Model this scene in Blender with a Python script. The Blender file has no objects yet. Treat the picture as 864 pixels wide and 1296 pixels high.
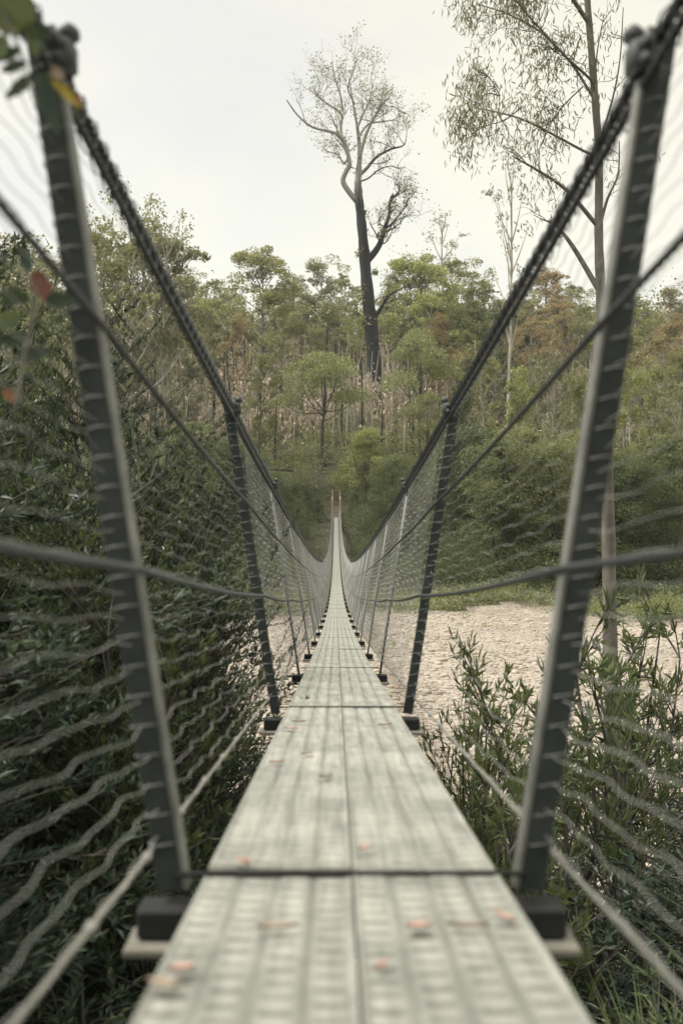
import bpy, math
import numpy as np
from mathutils import Vector
C = bpy.context.scene.collection
R = np.random.default_rng(11)
rad = math.radians
CAMX = -0.0245

# ------------------------------------------------------------------ helpers
def at(px, py, d):
    return np.array([CAMX + (px-425)/1260*d, d, (640-py)/1260*d])

def make_mesh(name, V, F, mats, fmat=None, smooth=False):
    V = np.asarray(V, dtype=np.float32).reshape(-1, 3)
    me = bpy.data.meshes.new(name)
    if isinstance(F, np.ndarray):
        F = [F]
    loops = np.concatenate([f.reshape(-1) for f in F]).astype(np.int32)
    tot = np.concatenate([np.full(len(f), f.shape[1], dtype=np.int32) for f in F])
    start = np.concatenate([[0], np.cumsum(tot)[:-1]]).astype(np.int32)
    me.vertices.add(len(V)); me.vertices.foreach_set('co', V.reshape(-1))
    me.loops.add(len(loops)); me.loops.foreach_set('vertex_index', loops)
    me.polygons.add(len(tot)); me.polygons.foreach_set('loop_start', start)
    me.polygons.foreach_set('loop_total', tot)
    if fmat is not None:
        me.polygons.foreach_set('material_index', np.asarray(fmat, dtype=np.int32))
    me.polygons.foreach_set('use_smooth', np.full(len(tot), smooth, dtype=bool))
    for m in (mats if isinstance(mats, (list, tuple)) else [mats]):
        me.materials.append(m)
    me.update(calc_edges=True)
    return me

class MB:
    """collects quads / triangles, linked as ONE mesh object"""
    def __init__(s): s.V=[]; s.Q=[]; s.T=[]; s.n=0
    def add(s, V, Q=None, T=None):
        V=np.asarray(V,dtype=np.float64).reshape(-1,3); s.V.append(V)
        if Q is not None and len(Q): s.Q.append(np.asarray(Q)+s.n)
        if T is not None and len(T): s.T.append(np.asarray(T)+s.n)
        s.n+=len(V)
    def box(s, c, size, M=None, bev=0.0):
        hx,hy,hz=[v/2 for v in size]; b=min(bev,hx*.6,hy*.6,hz*.6)
        if b<=0:
            V=np.array([[x,y,z] for x in(-hx,hx) for y in(-hy,hy) for z in(-hz,hz)])
            Q=[[0,1,3,2],[4,6,7,5],[0,4,5,1],[2,3,7,6],[0,2,6,4],[1,5,7,3]]; T=None
        else:
            # chamfered box: octagon-ish rings along z
            ring=[(-hx+b,-hy),(hx-b,-hy),(hx,-hy+b),(hx,hy-b),(hx-b,hy),(-hx+b,hy),(-hx,hy-b),(-hx,-hy+b)]
            V=[]; 
            for z,k in((-hz,b),(-hz+b,0),(hz-b,0),(hz,b)):
                for x,y in ring:
                    V.append([x*(hx-k)/hx, y*(hy-k)/hy, z])
            Q=[]
            for l in range(3):
                for i in range(8):
                    j=(i+1)%8; Q.append([l*8+i,l*8+j,(l+1)*8+j,(l+1)*8+i])
            for base in(0,24):
                Q.append([base,base+1,base+2,base+7]); Q.append([base+2,base+3,base+6,base+7]); Q.append([base+3,base+4,base+5,base+6])
            V=np.array(V); T=None
        if M is not None: V=V@np.asarray(M).T
        s.add(V+np.asarray(c), Q, T)
    def tube(s, P, r, n=6, cap=True):
        P=np.asarray(P,dtype=np.float64); m=len(P)
        r=np.broadcast_to(np.asarray(r,dtype=np.float64),(m,))
        d=np.gradient(P,axis=0); d/=np.linalg.norm(d,axis=1)[:,None]+1e-12
        ref=np.array([0,0,1.]) if abs(d[:,2]).mean()<.7 else np.array([1.,0,0])
        a=np.cross(d,ref); a/=np.linalg.norm(a,axis=1)[:,None]+1e-9
        b=np.cross(d,a)
        ang=np.arange(n)*2*math.pi/n
        V=P[:,None,:]+r[:,None,None]*(np.cos(ang)[None,:,None]*a[:,None,:]+np.sin(ang)[None,:,None]*b[:,None,:])
        i=np.arange(m-1)[:,None]*n; j=np.arange(n)[None,:]; k=(j+1)%n
        Q=np.stack([i+j,i+k,i+n+k,i+n+j],-1).reshape(-1,4)
        base=V.reshape(-1,3)
        if cap:
            base=np.vstack([base,P[0],P[-1]]); c0=m*n; c1=c0+1
            jj=np.arange(n); kk=(jj+1)%n
            T=np.vstack([np.stack([kk,jj,np.full(n,c0)],-1),np.stack([(m-1)*n+jj,(m-1)*n+kk,np.full(n,c1)],-1)])
        else: T=None
        s.add(base,Q,T)
    def mesh(s,name,mat,smooth=True):
        V=np.vstack(s.V); F=[]
        if s.Q: F.append(np.vstack(s.Q))
        if s.T: F.append(np.vstack(s.T))
        return make_mesh(name,V,F,mat,smooth=smooth)
    def build(s,name,mat,parent=None,smooth=True):
        return link(name,s.mesh(name,mat,smooth),parent)

def link(name, me, parent=None):
    o=bpy.data.objects.new(name,me); C.objects.link(o)
    if parent is not None: o.parent=parent
    return o
def thing(name,label,cat,loc=(0,0,0),rz=0,group=None):
    o=bpy.data.objects.new(name,None); C.objects.link(o); o.location=loc; o.rotation_euler=(0,0,rz)
    o.empty_display_size=.2
    return tag(o,label,cat,group)
def tag(o,label=None,cat=None,group=None,kind=None):
    if label: o['label']=label
    if cat: o['category']=cat
    if group: o['group']=group
    if kind: o['kind']=kind
    return o

def unit(v): 
    v=np.asarray(v,dtype=float); return v/(np.linalg.norm(v,axis=-1,keepdims=True)+1e-9)
def smoothline(P,n=6):
    """Catmull-Rom through P"""
    P=np.asarray(P,dtype=float); Q=np.vstack([2*P[0]-P[1],P,2*P[-1]-P[-2]]); out=[]
    for i in range(1,len(Q)-2):
        for t in np.arange(n)/n:
            a,b,c,d=Q[i-1],Q[i],Q[i+1],Q[i+2]
            out.append(.5*((2*b)+(-a+c)*t+(2*a-5*b+4*c-d)*t*t+(-a+3*b-3*c+d)*t**3))
    out.append(P[-1]); return np.array(out)

def leaves(c, dirs, L, W, rng, fold=.25, droop=0.0):
    """folded lance leaves: c base (n,3), dirs (n,3) -> V, T"""
    n=len(c); L=np.broadcast_to(L,(n,)); W=np.broadcast_to(W,(n,))
    d=unit(dirs); side=unit(np.cross(d, unit(rng.normal(size=(n,3))))); up=np.cross(side,d)
    mid=c+d*(L*.45)[:,None]
    l=mid+side*(W/2)[:,None]+up*(W*fold)[:,None]
    r=mid-side*(W/2)[:,None]+up*(W*fold)[:,None]
    tip=c+d*L[:,None]-up*(L*.12)[:,None]; tip[:,2]-=droop*L
    V=np.stack([c,l,tip,r],1).reshape(-1,3); b=np.arange(n)[:,None]*4
    T=np.vstack([b+[0,2,1],b+[0,3,2]])
    return V,T
def specks(c, size, rng, flat=0.0, vert=0.0):
    """one leaf-sized irregular quad at each centre (far foliage)"""
    n=len(c); size=np.broadcast_to(size,(n,))[:,None]
    a=rng.normal(size=(n,3)); a[:,2]=a[:,2]*(1-flat)+vert*np.sign(a[:,2])*3; a=unit(a)
    b=unit(np.cross(a,unit(rng.normal(size=(n,3)))))
    k=rng.uniform(.3,.62,(n,1))
    V=np.stack([c-a*size*.5, c+b*size*k*.6, c+a*size*.5, c-b*size*k*.6],1).reshape(-1,3)
    return V, (np.arange(n)[:,None]*4+np.arange(4)[None,:])

# ------------------------------------------------------------------ materials
def nodes(name):
    m=bpy.data.materials.new(name); m.use_nodes=True; nt=m.node_tree
    return m,nt,nt.nodes['Principled BSDF'],nt.nodes['Material Output']
def N(nt,t,**k):
    n=nt.nodes.new(t)
    for a,b in k.items():
        if a in n.inputs: n.inputs[a].default_value=b
        else: setattr(n,a,b)
    return n
def ramp(nt,fac,stops,interp='LINEAR'):
    r=nt.nodes.new('ShaderNodeValToRGB'); r.color_ramp.interpolation=interp
    e=r.color_ramp.elements
    while len(e)<len(stops): e.new(.5)
    for x,(p,c) in zip(e,stops): x.position=p; x.color=(*c,1) if len(c)==3 else c
    nt.links.new(fac,r.inputs[0]); return r.outputs[0]
def noise(nt,scale,detail=4,rough=.6,coord='Object',dist=0,mapscale=None):
    tc=nt.nodes.new('ShaderNodeTexCoord'); o=tc.outputs[coord]
    if mapscale:
        mp=nt.nodes.new('ShaderNodeMapping'); mp.inputs['Scale'].default_value=mapscale; nt.links.new(o,mp.inputs[0]); o=mp.outputs[0]
    n=nt.nodes.new('ShaderNodeTexNoise'); n.inputs['Scale'].default_value=scale; n.inputs['Detail'].default_value=detail
    n.inputs['Roughness'].default_value=rough; n.inputs['Distortion'].default_value=dist
    nt.links.new(o,n.inputs['Vector']); return n.outputs['Fac']
def bump(nt,bsdf,h,strength,dist=.01):
    b=nt.nodes.new('ShaderNodeBump'); b.inputs['Strength'].default_value=strength; b.inputs['Distance'].default_value=dist
    nt.links.new(h,b.inputs['Height']); nt.links.new(b.outputs[0],bsdf.inputs['Normal'])
def mixc(nt,f,a,b,mode='MIX'):
    m=nt.nodes.new('ShaderNodeMix'); m.data_type='RGBA'; m.blend_type=mode
    for v,i in((f,0),(a,6),(b,7)):
        if hasattr(v,'is_output'): nt.links.new(v,m.inputs[i])
        else: m.inputs[i].default_value=(*v,1) if isinstance(v,tuple) else v
    return m.outputs[2]
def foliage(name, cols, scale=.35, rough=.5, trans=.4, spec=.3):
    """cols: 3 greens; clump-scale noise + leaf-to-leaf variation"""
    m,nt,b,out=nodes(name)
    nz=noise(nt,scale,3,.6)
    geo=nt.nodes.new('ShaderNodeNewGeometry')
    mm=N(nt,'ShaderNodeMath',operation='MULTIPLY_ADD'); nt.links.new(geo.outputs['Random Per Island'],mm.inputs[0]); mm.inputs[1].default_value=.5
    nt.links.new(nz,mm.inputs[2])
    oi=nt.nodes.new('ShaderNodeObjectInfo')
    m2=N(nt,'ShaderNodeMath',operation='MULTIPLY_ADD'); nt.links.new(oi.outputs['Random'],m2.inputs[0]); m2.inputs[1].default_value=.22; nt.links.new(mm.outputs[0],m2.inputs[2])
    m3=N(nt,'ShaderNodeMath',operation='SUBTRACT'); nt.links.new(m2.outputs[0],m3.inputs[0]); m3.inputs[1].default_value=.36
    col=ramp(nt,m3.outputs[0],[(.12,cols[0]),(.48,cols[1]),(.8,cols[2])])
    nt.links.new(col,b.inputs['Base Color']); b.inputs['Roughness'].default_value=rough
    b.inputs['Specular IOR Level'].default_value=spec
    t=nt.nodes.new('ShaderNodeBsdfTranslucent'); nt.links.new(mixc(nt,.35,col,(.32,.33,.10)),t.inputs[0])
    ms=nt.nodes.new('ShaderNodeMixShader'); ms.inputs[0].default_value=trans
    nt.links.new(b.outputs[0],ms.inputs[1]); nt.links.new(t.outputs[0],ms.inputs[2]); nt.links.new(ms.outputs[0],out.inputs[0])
    return m
def bark(name,c1,c2,scale=3,stretch=.15,rough=.85):
    m,nt,b,out=nodes(name)
    nz=noise(nt,scale,5,.7,mapscale=(1,1,stretch))
    nt.links.new(ramp(nt,nz,[(.3,c1),(.7,c2)]),b.inputs['Base Color']); b.inputs['Roughness'].default_value=rough
    b.inputs['Specular IOR Level'].default_value=.2
    bump(nt,b,nz,.6,.03); return m

M={}
M['olive']=foliage('olive_leaves',[(.075,.09,.042),(.185,.195,.088),(.33,.32,.16)])
M['darkgreen']=foliage('dark_leaves',[(.030,.048,.026),(.075,.10,.048),(.17,.19,.085)])
M['bright']=foliage('bright_leaves',[(.10,.13,.045),(.23,.26,.09),(.40,.41,.17)])
M['russet']=foliage('russet_leaves',[(.10,.095,.05),(.23,.19,.105),(.42,.29,.17)])
M['grey']=foliage('grey_green_leaves',[(.10,.11,.072),(.21,.215,.135),(.36,.345,.22)])
M['pale']=foliage('pale_tuft_leaves',[(.11,.12,.07),(.20,.20,.12),(.32,.31,.19)],scale=.2)
M['scrub']=foliage('hill_scrub_leaves',[(.095,.12,.05),(.21,.235,.105),(.36,.36,.18)],scale=.12)
M['wood']=foliage('far_wood_leaves',[(.085,.098,.05),(.19,.20,.105),(.34,.32,.18)],scale=.07)
M['brush']=foliage('dead_brush_twigs',[(.27,.225,.175),(.50,.42,.34),(.68,.58,.48)],scale=.09,trans=.15,rough=.8)
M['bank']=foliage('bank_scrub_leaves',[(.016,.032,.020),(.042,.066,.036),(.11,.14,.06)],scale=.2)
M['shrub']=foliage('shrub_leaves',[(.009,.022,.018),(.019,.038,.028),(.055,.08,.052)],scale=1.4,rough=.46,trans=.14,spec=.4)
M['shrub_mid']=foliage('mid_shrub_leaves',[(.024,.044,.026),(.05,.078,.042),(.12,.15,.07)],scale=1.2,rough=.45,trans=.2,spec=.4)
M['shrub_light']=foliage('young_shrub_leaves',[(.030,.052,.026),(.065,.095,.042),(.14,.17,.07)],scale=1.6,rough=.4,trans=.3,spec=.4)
M['wattle']=foliage('wattle_leaves',[(.09,.115,.05),(.17,.20,.085),(.27,.29,.135)],scale=.3)
M['gumleaf']=foliage('gum_leaves',[(.11,.13,.075),(.24,.23,.15),(.42,.31,.23)],scale=.9,rough=.4,trans=.3)
M['grass']=foliage('sedge_blades',[(.045,.065,.03),(.10,.13,.055),(.20,.21,.11)],scale=1.2,rough=.5)
M['bark_pale']=bark('pale_bark',(.22,.20,.17),(.50,.47,.41),1.2,.3)
M['bark_grey']=bark('grey_bark',(.10,.095,.085),(.28,.265,.235),2,.2)
M['bark_mid']=bark('mottled_gum_bark',(.065,.062,.056),(.20,.185,.16),4,.35)
M['bark_dark']=bark('dark_bark',(.035,.034,.03),(.11,.10,.09),3,.2)
M['bark_char']=bark('charred_bark',(.012,.014,.017),(.045,.048,.052),1.3,.12)
M['deadwood']=bark('dead_wood',(.18,.155,.13),(.46,.41,.355),.8,.2)

def gum_bark():     # charred low down, pale above, with an irregular boundary
    m,nt,b,out=nodes('fire_scarred_bark')
    tc=nt.nodes.new('ShaderNodeTexCoord'); sp=nt.nodes.new('ShaderNodeSeparateXYZ'); nt.links.new(tc.outputs['Object'],sp.inputs[0])
    n1=noise(nt,.35,4,.7,mapscale=(3,3,.25)); 
    ma=N(nt,'ShaderNodeMath',operation='MULTIPLY_ADD'); nt.links.new(n1,ma.inputs[0]); ma.inputs[1].default_value=16; nt.links.new(sp.outputs[2],ma.inputs[2])
    mx=N(nt,'ShaderNodeMath',operation='MULTIPLY_ADD'); nt.links.new(sp.outputs[0],mx.inputs[0]); mx.inputs[1].default_value=-3.0; nt.links.new(ma.outputs[0],mx.inputs[2])
    mr=nt.nodes.new('ShaderNodeMapRange'); nt.links.new(mx.outputs[0],mr.inputs[0]); mr.inputs[1].default_value=50.5; mr.inputs[2].default_value=57
    n2=noise(nt,1.4,5,.7,mapscale=(1,1,.15))
    pale=ramp(nt,n2,[(.3,(.15,.145,.13)),(.7,(.36,.345,.31))]); char=ramp(nt,n2,[(.35,(.003,.004,.006)),(.75,(.022,.026,.030))])
    nt.links.new(mixc(nt,mr.outputs[0],char,pale),b.inputs['Base Color']); b.inputs['Roughness'].default_value=.85
    bump(nt,b,n2,.8,.15); return m
M['gum_bark']=gum_bark()

def metal(name,c1,c2,rough=.55,metallic=.3,scale=25,bs=.15):
    m,nt,b,out=nodes(name)
    n1=noise(nt,scale,6,.7); n2=noise(nt,2.3,4,.7)
    f=N(nt,'ShaderNodeMath',operation='MULTIPLY_ADD'); nt.links.new(n1,f.inputs[0]); f.inputs[1].default_value=.5
    g=N(nt,'ShaderNodeMath',operation='MULTIPLY'); nt.links.new(n2,g.inputs[0]); g.inputs[1].default_value=.5; nt.links.new(g.outputs[0],f.inputs[2])
    nt.links.new(ramp(nt,f.outputs[0],[(.35,c1),(.65,c2)]),b.inputs['Base Color'])
    b.inputs['Metallic'].default_value=metallic; b.inputs['Roughness'].default_value=rough
    bump(nt,b,n1,bs,.002); return m
M['net']=metal('galvanised_wire',(.19,.20,.195),(.43,.43,.41),.55,.15,60)
M['wire']=metal('weathered_wire_rope',(.12,.13,.13),(.26,.27,.26),.6,.2,80)
M['cable']=metal('dark_wire_rope',(.018,.022,.024),(.065,.072,.072),.65,.1,90)
M['edgewire']=metal('pale_edge_wire',(.13,.13,.12),(.27,.265,.24),.5,.2,60)
M['post']=metal('weathered_galvanised_steel',(.005,.009,.011),(.042,.049,.049),.75,.05,16,.5)
M['flange']=metal('zinc_flange',(.07,.075,.072),(.27,.27,.25),.6,.2,14,.3)
M['beam']=metal('black_painted_steel',(.004,.005,.006),(.012,.014,.015),.8,0,20)
M['strip']=metal('pale_weathered_plank',(.11,.105,.09),(.21,.20,.175),.8,0,12)
M['rust']=metal('reddish_timber',(.30,.19,.15),(.46,.32,.26),.8,0,8)

def deck_mat():
    m,nt,b,out=nodes('weathered_aluminium_deck')
    st=noise(nt,9,5,.65,mapscale=(5,.3,1)); bl=noise(nt,3.2,6,.72); fine=noise(nt,180,3,.6)
    c=ramp(nt,st,[(.28,(.19,.192,.178)),(.5,(.305,.307,.285)),(.72,(.41,.408,.38))])
    c2=ramp(nt,bl,[(.38,(.50,.53,.52)),(.58,(1,1,1))])
    c3=mixc(nt,.75,c,c2,'MULTIPLY')
    # grooves and pits coloured darker, by object z
    tc=nt.nodes.new('ShaderNodeTexCoord'); sp=nt.nodes.new('ShaderNodeSeparateXYZ'); nt.links.new(tc.outputs['Object'],sp.inputs[0])
    mr=nt.nodes.new('ShaderNodeMapRange'); nt.links.new(sp.outputs[2],mr.inputs[0]); mr.inputs[1].default_value=-.0030; mr.inputs[2].default_value=.0014
    groove_tone=mixc(nt,mr.outputs[0],(.28,.28,.26),(1.,1.,1.))
    c4=mixc(nt,.85,c3,groove_tone,'MULTIPLY')
    nt.links.new(c4,b.inputs['Base Color']); b.inputs['Metallic'].default_value=.15; b.inputs['Roughness'].default_value=.52
    bump(nt,b,fine,.2,.001); return m
M['deck']=deck_mat()

def leafmat(name,c):
    m,nt,b,out=nodes(name); n=noise(nt,30,3,.6)
    nt.links.new(ramp(nt,n,[(.3,tuple(v*.6 for v in c)),(.7,c)]),b.inputs['Base Color']); b.inputs['Roughness'].default_value=.5; return m
M['leaf_pink']=leafmat('dry_pink_leaf',(.50,.29,.235)); M['leaf_tan']=leafmat('dry_tan_leaf',(.34,.26,.19)); M['leaf_orange']=leafmat('orange_leaf',(.38,.17,.09)); M['leaf_yellow']=leafmat('yellow_leaf',(.55,.42,.06)); M['leaf_red']=leafmat('red_leaf',(.20,.07,.05))

def ground_mat():
    m,nt,b,out=nodes('bank_earth'); n=noise(nt,.6,6,.7); n2=noise(nt,9,5,.7)
    c=ramp(nt,n,[(.3,(.022,.024,.015)),(.55,(.05,.05,.028)),(.75,(.09,.08,.05))])
    nt.links.new(mixc(nt,.5,c,ramp(nt,n2,[(.3,(.4,.4,.4)),(.7,(1.,1.,1.))]),'MULTIPLY'),b.inputs['Base Color']); b.inputs['Roughness'].default_value=.95; bump(nt,b,n2,.8,.08); return m
def gravel_mat():
    m,nt,b,out=nodes('river_gravel')
    tc=nt.nodes.new('ShaderNodeTexCoord'); v=nt.nodes.new('ShaderNodeTexVoronoi'); v.inputs['Scale'].default_value=8.5; nt.links.new(tc.outputs['Object'],v.inputs['Vector'])
    v2=nt.nodes.new('ShaderNodeTexVoronoi'); v2.inputs['Scale'].default_value=2.2; nt.links.new(tc.outputs['Object'],v2.inputs['Vector'])
    n=noise(nt,.35,5,.65)
    c=ramp(nt,v.outputs['Color'],[(.1,(.16,.14,.12)),(.5,(.29,.255,.222)),(.9,(.41,.363,.318))])
    c=mixc(nt,.8,c,ramp(nt,v.outputs['Distance'],[(.0,(1.,1.,1.)),(.55,(.9,.9,.9)),(.85,(.42,.38,.35))]),'MULTIPLY')
    c=mixc(nt,.6,c,ramp(nt,n,[(.36,(.55,.52,.47)),(.56,(1.,1.,1.))]),'MULTIPLY')
    nt.links.new(c,b.inputs['Base Color']); b.inputs['Roughness'].default_value=.85; bump(nt,b,v.outputs['Distance'],-1.0,.12); return m
M['ground']=ground_mat(); M['gravel']=gravel_mat()
M['stone']=bark('river_stone',(.19,.165,.14),(.43,.375,.33),1.5,1)
M['rock']=bark('pale_boulder',(.38,.35,.31),(.62,.58,.52),1.0,1)

# ------------------------------------------------------------------ setting
GY=[-400,-30,0,3,8,14,66,74,105,118,124,130,160,230,330,700,2500]
GZ=[1.0,-1.4,-2.9,-3.4,-5.4,-7,-7,-6.2,-5.6,-1.2,.0,1.5,13.5,36.5,46,55,60]
def gz(x,y):
    x=np.asarray(x,float); y=np.asarray(y,float)
    z=np.interp(y,GY,GZ)
    amp=np.interp(y,[-30,14,20,60,72,125,160,400],[.25,.15,.10,.10,.3,.4,1.6,4])
    z=z+amp*(np.sin(x*.11+y*.05)+.6*np.sin(x*.23-y*.13+1.3)+.35*np.sin(x*.51+y*.37))
    z=z+np.where((y>60)&(y<128),np.clip((np.abs(x)-12)/40,0,1)*2.2*np.clip((y-62)/20,0,1),0)
    return z
def ground():
    ys=np.concatenate([np.linspace(-400,-20,14),np.linspace(-15,130,150),np.linspace(132,340,110),np.linspace(360,2500,30)])
    xs=np.concatenate([np.linspace(-1600,-160,14),np.linspace(-150,150,120),np.linspace(160,1600,14)])
    X,Y=np.meshgrid(xs,ys); Z=gz(X,Y)
    V=np.stack([X,Y,Z],-1).reshape(-1,3); nx=len(xs)
    i=np.arange(len(ys)-1)[:,None]*nx+np.arange(nx-1)[None,:]; i=i.reshape(-1)
    F=np.stack([i,i+1,i+nx+1,i+nx],-1)
    cy=(Y[:-1,:-1].reshape(-1)+Y[1:,1:].reshape(-1))/2; cx=X[:-1,:-1].reshape(-1)
    edge=66+3*np.sin(cx*.21)+2*np.sin(cx*.5+2)
    fm=((cy>13+1.5*np.sin(cx*.4))&(cy<edge)).astype(int)
    me=make_mesh('ground',V,F,[M['ground'],M['gravel']],fm,smooth=True)
    tag(link('ground',me),kind='structure')
ground()

# river stones: uncountable
def stones():
    n=24000; y=R.uniform(13,66,n)**1.0; x=R.uniform(-1,1,n)*(y*.42+3)
    z=gz(x,y); s=R.gamma(1.5,.034,n)+.025; s=np.clip(s,.025,.42)
    ico=np.array([[0,0,1],[.89,0,.45],[.28,.85,.45],[-.72,.53,.45],[-.72,-.53,.45],[.28,-.85,.45],[.72,.53,-.45],[-.28,.85,-.45],[-.89,0,-.45],[-.28,-.85,-.45],[.72,-.53,-.45],[0,0,-1.]])
    T=np.array([[0,1,2],[0,2,3],[0,3,4],[0,4,5],[0,5,1],[1,6,2],[2,7,3],[3,8,4],[4,9,5],[5,10,1],[2,6,7],[3,7,8],[4,8,9],[5,9,10],[1,10,6],[11,7,6],[11,8,7],[11,9,8],[11,10,9],[11,6,10]])
    a=R.uniform(0,6.28,n); sc=np.stack([s*R.uniform(.8,1.5,n),s*R.uniform(.7,1.1,n),s*R.uniform(.35,.7,n)],1)
    P=ico[None]*sc[:,None,:]*(1+R.normal(0,.1,(n,12,1)))
    ca,sa=np.cos(a)[:,None],np.sin(a)[:,None]
    V=np.stack([P[...,0]*ca-P[...,1]*sa+x[:,None],P[...,0]*sa+P[...,1]*ca+y[:,None],P[...,2]+(z+.1*s)[:,None]],-1)
    F=(T[None]+np.arange(n)[:,None,None]*12).reshape(-1,3)
    o=link('river_stones',make_mesh('river_stones',V.reshape(-1,3),F,M['stone'],smooth=True)); tag(o,'pale pinkish river stones strewn over the gravel bed','stones',kind='stuff')
stones()

# ------------------------------------------------------------------ bridge
br=thing('suspension_footbridge','long narrow suspension footbridge with wire net sides dipping across the gravel riverbed','footbridge',(0,0,0))
SP=2.68; D0=1.54; NB=43           # bays
def dz(d): return -(.403+.1109*d-.0009*d*d)
js=[D0+SP*k for k in range(-2,NB)]
LAT0,LATS=.285,.154
def prof(d,h,s): return np.array([s*(LAT0+LATS*h), d, dz(d)+h])

def plank_mesh():
    w=.2235; Ln=SP-.022; nx=60; ny=300
    xs=np.linspace(-w/2,w/2,nx); ys=np.linspace(-Ln/2,Ln/2,ny)
    X,Y=np.meshgrid(xs,ys)
    u=(X+w/2)/w*4            # four ribs
    rib=np.abs(np.sin(u*math.pi)); ridx=np.floor(u)
    ribh=.0030*np.clip(rib*1.5,0,1)-.0012
    ph=Y/.042+ridx*.5
    ser=-.0050*np.clip(np.sin(ph*2*math.pi)*1.6-.2,0,1)*np.clip(rib*2.6-1.1,0,1)
    Z=ribh+ser
    e=(np.abs(X)>w/2-.006); Z=np.where(e,.003,Z)
    V=np.stack([X,Y,Z],-1).reshape(-1,3)
    i=(np.arange(ny-1)[:,None]*nx+np.arange(nx-1)[None,:]).reshape(-1)
    Q=np.stack([i,i+1,i+nx+1,i+nx],-1)
    mb=MB(); mb.add(V,Q)
    # sides and underside
    top=.002; bot=-.045
    b=np.array([[-w/2,-Ln/2],[w/2,-Ln/2],[w/2,Ln/2],[-w/2,Ln/2]])
    W=np.vstack([np.c_[b,np.full(4,top)],np.c_[b,np.full(4,bot)]])
    mb.add(W,[[0,4,5,1],[1,5,6,2],[2,6,7,3],[3,7,4,0],[4,7,6,5]])
    return mb.mesh('deck_plank',M['deck'],smooth=False)
pm=plank_mesh()
beam=MB(); beam.box((0,0,0),(.66,.06,.046),bev=.004); beam_me=beam.mesh('crossbeam',M['beam'],False)
strip=MB(); strip.box((0,-.012,-.032),(.69,.09,.014),bev=.003); strip_me=strip.mesh('packing_strip',M['strip'],False)
rod=MB(); rod.tube([(-.27,0,.068),(-.262,0,.071),(.262,0,.071),(.27,0,.068)],.0042,6); rod_me=rod.mesh('joint_rod',M['beam'])
for k,d in enumerate(js):
    if k<len(js)-1:
        d1=js[k+1]; a=math.atan2(dz(d1)-dz(d),d1-d)
        for s in(-1,1):
            o=link('deck_plank',pm,br); o.location=(s*.1135,(d+d1)/2,(dz(d)+dz(d1))/2+.0006*R.normal()); o.rotation_euler=(a+.0008*R.normal(),0,0)
    c=link('crossbeam',beam_me,br); c.location=(0,d+.01,dz(d)-.071)
    if d<60:
        o=link('packing_strip',strip_me,c)
    if d<40:
        o=link('joint_rod',rod_me,c); o.location=(0,-.008,0)

# posts: leaning angle-iron stanchions with clamps
def post_mesh(s):
    mb=MB(); H=1.36; w,t=.040,.008
    ax=unit(np.array([s*LATS,0,1.])); lx=np.array([ax[2],0,-ax[0]]); fy=np.array([0,1.,0])
    Mx=np.stack([lx,fy,ax],1)
    base=np.array([s*(LAT0-LATS*.05),0,-.05]); c=base+ax*(H/2+.02)
    mb.box(c,(w,t,H),Mx,.0015)                              # flange facing along the bridge
    mb.box(c+lx*(s)*(w/2-t/2)+fy*(.022),(t,.036,H),Mx,.0015)      # outer flange (channel section)
    return mb.mesh('post',M['post'],False)
def flange_mesh(s):
    mb=MB(); H=1.36; w,t=.040,.008
    ax=unit(np.array([s*LATS,0,1.])); lx=np.array([ax[2],0,-ax[0]]); Mx=np.stack([lx,np.array([0,1.,0]),ax],1)
    c=np.array([s*(LAT0-LATS*.05),0,-.05])+ax*(H/2+.02); mb.box(c+lx*(-s)*(w/2+t/2)+np.array([0,.010,0]),(t,.032,H),Mx,.0015); return mb.mesh('inner_flange',M['flange'],False)
FM={s:flange_mesh(s) for s in(-1,1)}
def clamp_mesh(s,h):
    mb=MB(); p=prof(0,h,s); p=np.array([p[0]-s*.03,0,h])
    mb.box(p+[0,-.004,0],(.045,.05,.052),bev=.008)
    mb.tube([p+[0,-.05,.012],p+[0,.05,.012]],.008,8); mb.tube([p+[0,-.042,-.012],p+[0,.042,-.012]],.008,8)
    mb.tube([p+[0,-.036,.012],p+[0,-.026,.012]],.014,6); mb.tube([p+[0,-.036,-.012],p+[0,-.026,-.012]],.014,6)
    mb.box(p+[-s*.012,0,.038],(.03,.035,.03),bev=.01)
    return mb.mesh('cable_clamp',M['cable'])
def tie_mesh(s):
    mb=MB()
    for h in np.arange(.05,1.26,.0463):
        c=np.array([s*(LAT0+LATS*h),.02,h]); a=np.linspace(0,2*math.pi,13)
        P=c+np.stack([np.cos(a)*.026*1.0,np.sin(a)*.034+.002,np.sin(a)*.004-np.cos(a)**2*.007+np.cos(a)*.004],1)
        mb.tube(P,.0012,5,cap=False)
    return mb.mesh('tie_wires',M['wire'])
PM={s:post_mesh(s) for s in(-1,1)}; CM={s:clamp_mesh(s,1.265) for s in(-1,1)}; TM={s:tie_mesh(s) for s in(-1,1)}
TP={}
for s in(-1,1):
    mb=MB(); mb.tube([(s*(LAT0-LATS*.03),0,-.05),(s*(LAT0+LATS*1.27),0,1.27)],.009,6); TP[s]=mb.mesh('post',M['wire'])
for d in js:
    for s in(-1,1):
        p=link('post',PM[s] if d<5 else TP[s],br); p.location=(0,d+.012,dz(d))
        if d<3: link('inner_flange',FM[s],p)
        if d<9: link('cable_clamp',CM[s],p)
        if -2<d<16: link('tie_wires',TM[s],p)

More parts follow.
